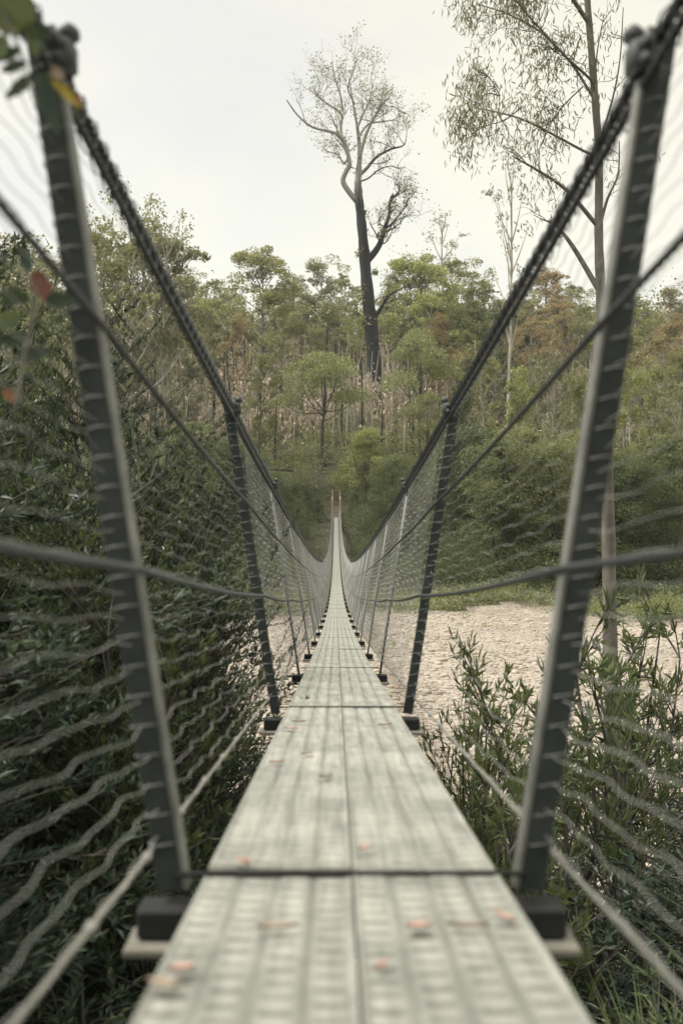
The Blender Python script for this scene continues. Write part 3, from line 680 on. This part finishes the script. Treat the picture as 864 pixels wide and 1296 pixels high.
# ------------------------------------------------------------------ right-hand gum, near
def near_gum():
    d=15; g=np.random.default_rng(19)
    pts=[(778,1240),(776,1090),(773,850),(768,600),(761,400),(757,300),(757,200),(750,100),(742,0),(736,-90),(738,-170)]
    W=np.array([at(px,py,d) for px,py in pts]); org=np.array([W[0][0],d,float(gz(W[0][0],d))-.1]); W=W-org; W[0]=[0,0,0]
    t=thing('slender_gum_tree','slender grey gum trunk behind the right near post with drooping sprays of leaves overhead','tree',tuple(org))
    mb=MB(); S=smoothline(W,6); wpx=np.array([20,19,18,16,13,11,9.5,9,8,6,4])/1260*d/2
    mb.tube(S,np.interp(np.linspace(0,1,len(S)),np.linspace(0,1,len(W)),wpx)*(1+.05*np.sin(np.arange(len(S))*2.1)),10); mb.build('trunk',M['bark_mid'],t)
    lim=MB(); lf=MB()
    def spray(p,n,s):
        c=p+g.normal(0,s,(n,3))*[1,1,.9]; dr=g.normal(0,.45,(n,3))+[0,0,-.9]
        V,T=leaves(c,dr,g.uniform(.08,.17,n),g.uniform(.013,.024,n),g); lf.add(V,T=T)
    def limb(pp,r0,r1,tw,L,dep,nl=7,s=.12):
        Q=np.array([at(px,py,d)+[0,dep*i/len(pp),0] for i,(px,py) in enumerate(pp)])-org; S=smoothline(Q,5); lim.tube(S,np.linspace(r0,r1,len(S)),6,cap=False)
        tips=[]
        for i in range(tw):
            k=int(len(S)*g.uniform(.3,1))-1; dd=unit(S[min(k+1,len(S)-1)]-S[max(0,k-1)]); grow(lim,tips,S[k],dd*.5+g.normal(0,.6,3),L*g.uniform(.5,1),.008,1,g,up=.1)
        for p in tips:
            if g.random()<.85: spray(p,nl,s)
    limb([(751,118),(744,107),(712,85),(677,55),(652,35),(630,10)],.024,.008,18,.75,-.8,6)
    limb([(757,200),(737,185),(702,160),(667,137),(632,122),(607,112)],.024,.008,12,.6,.9,5)
    limb([(757,288),(712,245),(672,225),(642,215)],.035,.01,7,.55,-.7,2)
    limb([(760,372),(727,310),(707,280),(690,268)],.045,.01,4,.5,.5,1)
    limb([(752,128),(725,75),(690,30),(650,0),(612,-20)],.024,.008,16,.8,.8,6)
    limb([(744,30),(700,-20),(650,-30),(600,-25)],.035,.012,14,.7,-.5,9)
    limb([(757,292),(770,250),(786,215),(790,170)],.03,.008,5,.5,.4,3)
    limb([(756,185),(772,130),(780,80),(782,20)],.02,.006,4,.45,-.3,2)
    limb([(752,135),(756,70),(768,10)],.018,.006,3,.4,.3,2)
    limb([(632,122),(615,120),(598,135),(585,150)],.010,.005,7,.55,0,7,.14)
    limb([(660,135),(640,150),(610,158),(585,178)],.010,.005,6,.5,.3,6,.12)
    limb([(632,122),(618,95),(604,85)],.009,.005,5,.4,.2,6,.1)
    limb([(737,110),(715,130),(700,150),(690,175)],.012,.006,8,.6,.4,5,.14)
    for (px,py,n,s) in ((590,172,45,.10),(606,150,50,.14),(575,150,35,.12),(583,192,25,.09),(618,135,30,.12),(592,8,120,.16),(640,12,80,.16),(668,30,60,.14),(700,60,60,.2),(690,110,60,.25),(660,80,50,.2)):
        spray(at(px,py,d)-org,n,s)
    lim.build('limbs',M['bark_mid'],t); lf.build('leaves',M['gumleaf'],t,False)
near_gum()

# ------------------------------------------------------------------ near shrubs
def shrub(seed,H,Rr,stems,nbr,leafn,LL,LW,up=.5,twigr=.006):
    g=np.random.default_rng(seed); sb=MB(); lb=MB()
    for s in range(stems):
        a=g.uniform(0,6.28); top=np.array([math.cos(a)*Rr*.55*g.uniform(.2,1),math.sin(a)*Rr*.55*g.uniform(.2,1),H*g.uniform(.72,1)])
        b=np.array([g.normal(0,.12),g.normal(0,.12),0]); P=smoothline([b,b*.5+top*.35+g.normal(0,.1,3),top*.7+g.normal(0,.1,3),top],5)
        sb.tube(P,np.linspace(.028,.006,len(P)),5,cap=False)
        for k in range(nbr):
            t=g.uniform(.08,1)**.8; q=P[min(len(P)-1,int(t*len(P)))]; a=g.uniform(0,6.28); L=Rr*g.uniform(.3,.75)*(1.15-.6*t)
            e=q+np.array([math.cos(a)*L,math.sin(a)*L,L*up*g.uniform(.3,1.6)]); B=smoothline([q,(q+e)/2+[0,0,.06*L],e],4); sb.tube(B,np.linspace(twigr,.0025,len(B)),4,cap=False)
            for tw in range(3):
                q2=B[g.integers(2,len(B))]; a2=a+g.normal(0,.9); L2=L*g.uniform(.3,.6); e2=q2+np.array([math.cos(a2)*L2,math.sin(a2)*L2,L2*up*g.uniform(.2,1.8)])
                tt=g.uniform(.1,1.05,leafn)[:,None]; c=q2*(1-tt)+e2*tt; ax=unit(e2-q2)
                dr=ax*.9+g.normal(0,.6,(leafn,3))+[0,0,.25]
                V,T=leaves(c,dr,LL*g.uniform(.6,1.25,leafn),LW*g.uniform(.7,1.2,leafn),g); lb.add(V,T=T)
                sb.tube([q2,e2],[.003,.0018],3,cap=False)
    return sb.mesh('stems',M['bark_dark']),lb.mesh('leaves',M['shrub'],False)
SH={'a':shrub(1,5,1.5,7,56,22,.075,.022),'b':shrub(2,5,1.3,6,60,22,.065,.026,up=.7),'c':shrub(3,5,1.6,7,52,24,.085,.02,up=.4),
    'd':shrub(6,5,1.4,7,56,44,.038,.012,up=.9),'e':shrub(7,5,1.2,6,52,46,.034,.013,up=.6),
    'y':shrub(4,2.6,.55,4,15,6,.09,.018,up=1.0),'z':shrub(5,2.6,.8,6,20,9,.065,.022,up=.8)}
def put_shrub(k,x,y,top,lab,cat,mat,group,name='shrub',wide=1.0,base=None):
    z=float(gz(x,y))-.1 if base is None else base; H=5 if k in'abcde' else 2.6; s=(top-z)/H*.92
    t=thing(name,lab,cat,(x,y,z),float(R.uniform(0,6.28)),group=group); t.scale=(wide,wide,s)
    for nm,me in zip(('stems','leaves'),SH[k]):
        o=link(nm,me,t)
        if nm=='leaves': o.material_slots[0].link='OBJECT'; o.material_slots[0].material=M[mat]
    return t
GL='dark shrubs crowding the left side of the bridge'
left=[('a',-1.75,3.6,.35,'dark leafy shrub nearest the camera at the left picture edge'),('d',-1.6,5.0,1.05,'tall dark shrub right behind the left near post'),
 ('c',-2.7,5.2,1.55,'big dark shrub filling the left edge beside the near post'),('e',-1.65,6.7,1.5,'dark shrub pressed against the left net before the second post'),
 ('d',-3.0,7.4,2.2,'tall dark shrub topping out below the gums left of the near post'),('d',-1.95,8.8,1.7,'dark shrub with tallest tips just left of the handrail cable'),
 ('a',-4.3,9.3,2.75,'dark shrub at the back of the thicket by the picture edge'),('b',-3.4,11.3,2.9,'farthest tall dark shrub of the left thicket'),
 ('c',-2.2,11.5,1.2,'dark shrub leaning over the gravel beside the third left post'),('e',-2.4,3.9,-.3,'low dark shrub under the left net near bottom corner'),
 ('a',-1.35,4.0,-1.5,'low dark shrub under the deck edge left of near crossbeam'),('c',-1.55,7.6,-.9,'low bushy shrub beneath the left net before the gravel'),
 ('e',-1.5,5.9,.1,'dense shrub between the left near post and the second post'),('c',-2.4,6.3,.9,'shrub behind the left side wire at mid height'),
 ('e',-2.7,8.3,2.0,'shadowed shrub in the middle of the left thicket'),('b',-4.0,7.0,2.1,'dark shrub seen beyond the near net at the left edge'),('c',-2.1,9.9,-.4,'shrub screening the gravel behind the second left post')]
left+=[('d',-1.3,6.3,.95,'dense small-leaved shrub touching the net before the second left post'),('e',-1.38,7.8,.85,'dense small-leaved shrub touching the net past the second left post'),('d',-1.75,10.4,.9,'shadowy shrub behind the net beyond the third left post'),('z',-1.12,5.0,-.1,'dark shrub poking through the left net over the second post'),('y',-2.2,6.4,1.75,'airy sapling with pale leaves rising above the thicket left of the handrail'),
 ('z',-2.9,6.0,1.75,'leafy sapling tip rising beside the left near post'),('y',-1.25,6.0,-.55,'light leafed sapling beside the foot of the second left post')]
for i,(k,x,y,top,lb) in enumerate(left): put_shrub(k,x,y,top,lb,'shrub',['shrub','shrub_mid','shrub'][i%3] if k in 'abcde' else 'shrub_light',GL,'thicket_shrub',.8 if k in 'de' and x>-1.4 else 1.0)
GR='young shrubs beside the right side of the bridge'
right=[('y',1.15,6.5,-.75,'slim young shrub against gravel just right of the second right post','shrub_light',1.1),('y',1.75,7.0,-.35,'tall slim narrow-leaved shrub before the gravel, left of the right near post','shrub_light',1.3),
 ('y',2.6,9.5,-.7,'airy shrub standing in front of gravel behind the right near post','shrub_light',1.5),('y',3.1,10.0,-.35,'slim leafy shrub around the slender gum trunk','shrub_light',1.4),
 ('z',1.9,6.2,-2.0,'low leafy shrub right of the deck below the right net','shrub',1.5),('a',2.9,7.0,-2.6,'broad low bush behind the foot of the right near post','shrub',.8),
 ('z',3.6,6.8,-1.4,'leafy bush under the gum trunk near the right picture edge','shrub_light',1.4),('c',4.6,8.8,-1.4,'large green bush at the right edge of the picture by the gravel','shrub_light',.9),
 ('y',1.3,4.6,-2.1,'small shrub beside the right end of the near crossbeam','shrub_light',1.0),('z',.98,7.2,-1.9,'small bright shrub at the foot of the second right post','shrub_light',1.1),
 ('b',2.1,5.0,-2.5,'low dark bush under the right net at the bottom of picture','shrub',.8),('z',2.9,4.6,-1.7,'leafy bush in the bottom right corner','shrub',1.3),('y',.9,11,-2.6,'small shrub between the third and fourth right posts','shrub_light',1.2),
 ('z',2.5,12.5,-2.6,'round shrub at the near edge of the gravel on the right','shrub_light',1.8),('a',4.4,12.0,-2.2,'wide low bush at the near gravel edge by the right border','shrub',1.0)]
right+=[('y',1.0,5.4,-1.15,'thin sapling standing close to the deck between the two nearest right posts','shrub_light',.9),('y',.92,8.6,-1.25,'thin sapling by the deck just beyond the second right post','shrub_light',.9),('y',1.5,9.3,-.95,'reddish-tipped airy sapling in the middle of the gravel view','shrub_light',1.2),('z',2.0,8.6,-1.5,'leafy clump masking the gravel left of the slender gum','shrub_light',1.2),('d',2.3,6.2,-2.2,'thick low bush in the shade right of the near post foot','shrub',.9),('e',3.4,8.4,-2.1,'thick low bush behind the gum trunk foot','shrub',1.0),('c',1.7,4.2,-2.4,'thick low bush below the near crossbeam end','shrub',.7),('a',1.3,7.6,-3.0,'low bush in deck shadow between the two nearest right posts','shrub',.7),('b',4.6,9.8,-1.0,'tall bush at the far right edge before the gravel','shrub_light',1.0)]
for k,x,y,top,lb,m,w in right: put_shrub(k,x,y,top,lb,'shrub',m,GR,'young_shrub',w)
# ground cover of the near bank
def cover():
    g=np.random.default_rng(9); mb=MB()
    for i in range(2600):
        y=g.uniform(1.5,14.5); x=g.uniform(-1,1)*(y*.42+1.2); z=float(gz(x,y)); kk=26
        c=np.array([x,y,z])+g.normal(0,1,(kk,3))*[.22,.22,.20]+[0,0,.22*g.random()]
        V,T=leaves(c,g.normal(0,.6,(kk,3))+[0,0,.5],g.uniform(.06,.13,kk),g.uniform(.018,.03,kk),g); mb.add(V,T=T)
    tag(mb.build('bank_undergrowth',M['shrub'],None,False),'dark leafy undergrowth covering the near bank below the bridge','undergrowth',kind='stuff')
cover()
def sedge(seed):
    g=np.random.default_rng(seed); mb=MB()
    for i in range(110):
        a=g.uniform(0,6.28); L=g.uniform(.5,1.15); o=g.uniform(.25,.8); b=np.array([g.normal(0,.05),g.normal(0,.05),0]); t=np.linspace(0,1,7)
        dr=np.array([math.cos(a),math.sin(a),0]); P=b+dr*(o*L*t**1.6)[:,None]+np.array([0,0,1])*(L*(t-.42*o*t**2.4))[:,None]
        sd=np.cross(dr,[0,0,1])*.008; w=(1-t)**.6
        V=np.vstack([P-sd*w[:,None],P+sd*w[:,None]]); q=np.arange(6); mb.add(V,np.stack([q,q+1,q+8,q+7],-1))
    return mb.mesh('sedge',M['grass'],True)
sm=[sedge(1),sedge(2)]
for i,(x,y,zo,lb) in enumerate([(1.7,3.6,1.4,'strappy sedge tuft beside the right end of the near crossbeam'),(2.15,4.1,1.7,'long-bladed sedge tuft right of the near post foot'),(1.25,3.9,.9,'low sedge tuft in deck shadow near the bottom of the picture'),
    (2.6,5.3,2.2,'sedge tuft arching beneath the slender gum trunk'),(1.5,2.9,.9,'sedge tuft in the bottom right corner under the net'),(-1.6,3.2,.8,'sedge tuft in the dark bottom left under the net'),(3.1,5.9,2.6,'topmost sedge tuft at the right picture edge')]):
    z=float(gz(x,y)); o=link('sedge_tuft',sm[i%2]); o.location=(x,y,z+zo*.55); o.rotation_euler=(0,0,i*1.3); o.scale=(1.2,1.2,1.2); tag(o,lb,'sedge','sedge tufts under the bridge sides')

# log and boulder across the river
p=at(350,603,132); mb=MB(); mb.tube(smoothline([[-2.2,0,.1],[-.5,.2,.35],[1.2,0,.4],[2.2,-.2,.2]],4),np.linspace(.32,.2,13),8); mb.tube([[.2,0,.4],[.5,.3,1.0],[.4,.3,1.5]],[.1,.06,.03],5)
lg=mb.build('fallen_log',M['bark_dark']); lg.location=(p[0],132,float(gz(p[0],132))+1.9); tag(lg,'dark fallen log lying in scrub on the lower slope at left','log')

mb=MB(); mb.tube(smoothline([[-.45,0,.05],[-.1,.1,.14],[.3,0,.1],[.5,.2,.06]],4),np.linspace(.09,.04,13),7); mb.tube([[.1,.05,.12],[.25,.1,.35],[.3,.2,.42]],[.04,.03,.015],5)
p=at(815,857,40); lg=mb.build('driftwood',M['bark_dark']); lg.location=(p[0],40,float(gz(p[0],40))); tag(lg,'small dark piece of driftwood lying on the gravel at the right','driftwood')
# ------------------------------------------------------------------ leaves on the deck
def deckz(d):
    k=math.floor((d-D0)/SP); a=D0+SP*k; b=a+SP; return dz(a)+(dz(b)-dz(a))*(d-a)/SP
def fallen(px,py,L,W,rot,mat,lb):
    d=1.0
    for _ in range(60): d=max(.3,-(deckz(d)+.004)/((py-640)/1260)*.5+d*.5)
    x=at(px,0,d)[0]; g=np.random.default_rng(int(px)); n=9; t=np.linspace(0,1,n); w=W*np.sin(math.pi*(t*.93+.05))**.8/2
    cv=.05*L*np.sin(t*3); zz=.006+.10*L*(t-.5)**2*4*.5
    V=np.vstack([np.stack([t*L-L/2,cv+w,zz+.004],1),np.stack([t*L-L/2,cv,zz],1),np.stack([t*L-L/2,cv-w,zz+.005],1)])
    q=np.arange(n-1); Q=np.vstack([np.stack([q+r*n,q+1+r*n,q+1+(r+1)*n,q+(r+1)*n],-1) for r in(0,1)])
    mb=MB(); mb.add(V,Q); o=mb.build('fallen_leaf',M[mat]); o.location=(x,d,deckz(d)+.003); o.rotation_euler=(-.11,0,rot); tag(o,lb,'leaf','fallen leaves on the deck')
for a in [(530,1181,.034,.019,.1,'leaf_pink','broad pink leaf on the near right plank'),(592,1181,.055,.012,-.05,'leaf_tan','long brownish leaf lying beside the broad pink leaf'),(638,1170,.040,.013,-1.0,'leaf_pink','pink leaf at the right edge of the near plank'),
 (350,1182,.050,.017,.1,'leaf_tan','tan leaf on the near left plank'),(484,1232,.02,.012,.7,'leaf_pink','small pink fleck of leaf low on the near right plank'),(306,1097,.035,.022,-.8,'leaf_pink','pink leaf at the left of the near deck joint'),
 (461,1080,.022,.018,.4,'leaf_pink','small pink leaf beside the middle seam past the near joint'),(368,925,.05,.03,-.3,'leaf_pink','reddish leaf near the left deck edge before the second joint'),(350,968,.04,.02,.2,'leaf_pink','pale pink leaf at the left edge halfway along the second bay'),
 (388,957,.035,.02,.5,'leaf_tan','small tan leaf left of the seam in the second bay'),(378,916,.05,.02,0,'leaf_tan','dark tan leaf by the left end of the second joint'),(487,920,.05,.02,.3,'leaf_pink','pinkish leaf right of the seam before the second joint'),
 (230,1235,.03,.018,.2,'leaf_pink','pink leaf at the bottom left of the deck'),(205,1256,.04,.02,-.4,'leaf_tan','brown leaf at the bottom left corner of the deck'),(412,987,.03,.018,.2,'leaf_tan','faint tan leaf beside the seam in the second bay')]: fallen(*a)

def add_shade_gum():  # leafy gum out of view, added to shade the near net and deck
    g=np.random.default_rng(4); t=thing('unseen_shade_gum','unseen gum leaning over the left near post, added to shade the net and deck','tree',(-5.2,-2.6,-2.9)); mb=MB(); lf=MB(); lm=MB()
    P=smoothline([[0,0,0],[.2,.1,2.5],[.7,.5,5],[1.3,1.1,7.6],[1.9,1.6,10]],5); mb.tube(P,np.linspace(.17,.05,len(P)),9)
    for i in range(26):
        q=P[int(len(P)*g.uniform(.5,1))-1]; a=g.uniform(-.4,1.7) if i%3 else g.uniform(0,6.28); L=g.uniform(.8,2.6); e=q+[math.cos(a)*L,math.sin(a)*L,L*g.uniform(-.1,.8)]
        B=smoothline([q,(q+e)/2+[0,0,.2],e],4); lm.tube(B,np.linspace(.03,.006,len(B)),5,cap=False)
        for k in range(7):
            c=B[g.integers(3,len(B))]+g.normal(0,.28,3); n=110; V,T=leaves(c+g.normal(0,.26,(n,3)),g.normal(0,.5,(n,3))+[0,0,-.8],g.uniform(.08,.15,n),g.uniform(.016,.026,n),g); lf.add(V,T=T)
    mb.build('trunk',M['bark_mid'],t); lm.build('limbs',M['bark_mid'],t); lf.build('leaves',M['gumleaf'],t,False)
add_shade_gum()
# overhanging twigs near the left post
def twig(name,lab,d,pp,leafs,mat):
    Q=np.array([at(px,py,d) for px,py in pp]); org=Q[0].copy(); t=thing(name,lab,'twig',tuple(org)); mb=MB(); S=smoothline(Q-org,5); mb.tube(S,np.linspace(.004,.0015,len(S)),5); mb.build('stem',M['bark_grey'],t)
    g=np.random.default_rng(int(abs(pp[0][1]))+3); 
    by={}
    for px,py,dx,dy,L,W,m in leafs:
        c=at(px,py,d)-org; dr=unit([dx,g.normal(0,.15),dy]); n=9; tt=np.linspace(0,1,n); sd=unit(np.cross(dr,[0.1,1,.1])); w=W/2*np.sin(math.pi*(tt*.9+.08))**.8*(1+.35*(np.arange(n)%2))
        P=c+dr*(tt*L)[:,None]+np.array([0,0,-.12*L])*(tt**2)[:,None]; V=np.vstack([P+sd*w[:,None]+[0,-.003,0],P,P-sd*w[:,None]+[0,-.003,0]]); q=np.arange(n-1); Qd=np.vstack([np.stack([q+r*n,q+1+r*n,q+1+(r+1)*n,q+(r+1)*n],-1) for r in(0,1)])
        mb=MB(); mb.add(V,Qd); mb.build('leaf',M[m],t)
twig('overhanging_twig','blurred leafy twig hanging over the left near post in the top left corner',1.30,[(-60,-60),(-10,0),(25,60),(45,130)],
 [(-14,-12,1,-.5,.07,.04,'shrub_light'),(-10,30,.9,.1,.05,.03,'shrub_light'),(12,52,-.6,-.6,.05,.028,'shrub_light'),(26,48,.9,.1,.05,.016,'shrub'),(30,66,-1,-.25,.035,.014,'shrub'),(36,84,-1,-.1,.035,.014,'shrub'),(46,100,-1,-.5,.045,.016,'shrub'),
  (52,96,.35,-1,.075,.022,'shrub'),(60,96,.1,-1,.06,.02,'shrub_light'),(70,105,.95,-.75,.045,.011,'leaf_yellow'),(95,123,.9,-.6,.016,.007,'leaf_orange'),(66,93,1,-.1,.02,.013,'leaf_tan'),(50,74,-.2,1,.05,.016,'shrub_light')],None)
twig('red_tipped_twig','blurred twig with a red leaf at the far left edge',1.5,[(20,520),(35,440),(45,390),(55,345)],
 [(45,345,.5,-.9,.05,.028,'leaf_red'),(40,380,-.9,.2,.05,.022,'shrub'),(30,400,-.8,-.3,.05,.022,'shrub_light'),(60,385,.9,.2,.05,.024,'shrub'),(40,345,-.3,.9,.045,.02,'shrub'),(8,492,.6,-.8,.022,.015,'leaf_orange'),(38,430,-.9,.1,.05,.02,'shrub'),(30,455,.9,.4,.05,.02,'shrub')],None)

hz=MB(); hz.box((0,1050,44),(3600,3000,112)); hm=bpy.data.materials.new('haze'); hm.use_nodes=True; hn=hm.node_tree; hn.nodes.clear()
ho=hn.nodes.new('ShaderNodeOutputMaterial'); hv=hn.nodes.new('ShaderNodeVolumePrincipled'); hv.inputs['Color'].default_value=(.93,.95,.97,1); hv.inputs['Density'].default_value=.00018; hv.inputs['Anisotropy'].default_value=.2
hn.links.new(hv.outputs[0],ho.inputs['Volume']); tag(hz.build('haze',hm,None,False),'thin pale haze hanging over the valley','haze',kind='stuff')
# ------------------------------------------------------------------ clean helper props
for o in bpy.data.objects:
    for k in('_px','_py','_m'):
        if k in o: del o[k]
    if o.parent is None and o.type=='EMPTY' and o.get('category')=='tree' and 'group' in o and o['group'] is None: del o['group']

# ------------------------------------------------------------------ world, sun, camera
SUN_EL,SUN_AZ=57,-88      # azimuth from +Y (ahead), negative = left
w=bpy.data.worlds.new('World'); bpy.context.scene.world=w; w.use_nodes=True; nt=w.node_tree; nt.nodes.clear()
out=nt.nodes.new('ShaderNodeOutputWorld'); bg=nt.nodes.new('ShaderNodeBackground'); sk=nt.nodes.new('ShaderNodeTexSky'); sk.sky_type='NISHITA'; sk.sun_disc=False
sk.sun_elevation=rad(SUN_EL); sk.sun_rotation=rad(SUN_AZ); nt.links.new(sk.outputs[0],bg.inputs[0]); bg.inputs[1].default_value=.05
tc=nt.nodes.new('ShaderNodeTexCoord'); sp=nt.nodes.new('ShaderNodeSeparateXYZ'); nt.links.new(tc.outputs['Generated'],sp.inputs[0])
mp=nt.nodes.new('ShaderNodeMapping'); mp.inputs['Scale'].default_value=(1,1,2.2); mp.inputs['Location'].default_value=(.15,.2,.55); nt.links.new(tc.outputs['Generated'],mp.inputs[0])
nz=nt.nodes.new('ShaderNodeTexNoise'); nz.inputs['Scale'].default_value=2.1; nz.inputs['Detail'].default_value=6; nz.inputs['Roughness'].default_value=.5; nt.links.new(mp.outputs[0],nz.inputs['Vector'])
cl=ramp(nt,nz.outputs['Fac'],[(.36,(.76,.72,.62)),(.45,(.81,.765,.63)),(.54,(.885,.825,.625)),(.75,(.90,.835,.63))])
br_=nt.nodes.new('ShaderNodeMapRange'); nt.links.new(sp.outputs[2],br_.inputs[0]); br_.inputs[1].default_value=.45; br_.inputs[2].default_value=1.0; br_.inputs[3].default_value=1.0; br_.inputs[4].default_value=3.4
bg2=nt.nodes.new('ShaderNodeBackground'); nt.links.new(cl,bg2.inputs[0]); nt.links.new(br_.outputs[0],bg2.inputs[1])
ad=nt.nodes.new('ShaderNodeAddShader'); nt.links.new(bg.outputs[0],ad.inputs[0]); nt.links.new(bg2.outputs[0],ad.inputs[1]); nt.links.new(ad.outputs[0],out.inputs[0])
sl=bpy.data.lights.new('sun','SUN'); sl.energy=5.0; sl.angle=rad(8); sl.color=(1,.955,.87); so=bpy.data.objects.new('sun',sl); C.objects.link(so)
dirv=Vector((math.sin(rad(SUN_AZ))*math.cos(rad(SUN_EL)),math.cos(rad(SUN_AZ))*math.cos(rad(SUN_EL)),math.sin(rad(SUN_EL))))
so.rotation_euler=dirv.to_track_quat('Z','Y').to_euler(); so.location=(0,0,60)

cam=bpy.data.cameras.new('camera'); co=bpy.data.objects.new('camera',cam); C.objects.link(co); bpy.context.scene.camera=co
cam.sensor_fit='VERTICAL'; cam.sensor_height=36; cam.lens=35; cam.clip_start=.02; cam.clip_end=6000
co.location=(CAMX,0,0); co.rotation_euler=(rad(90-.364),0,rad(-.318))
cam.dof.use_dof=True; cam.dof.focus_distance=14; cam.dof.aperture_fstop=2.9; cam.dof.aperture_blades=0
sc=bpy.context.scene; sc.view_settings.view_transform='Standard'; sc.view_settings.look='None'; sc.view_settings.exposure=0; sc.view_settings.gamma=1
sc.cycles.use_denoising=True; sc.cycles.max_bounces=6; sc.cycles.diffuse_bounces=3; sc.cycles.transmission_bounces=3
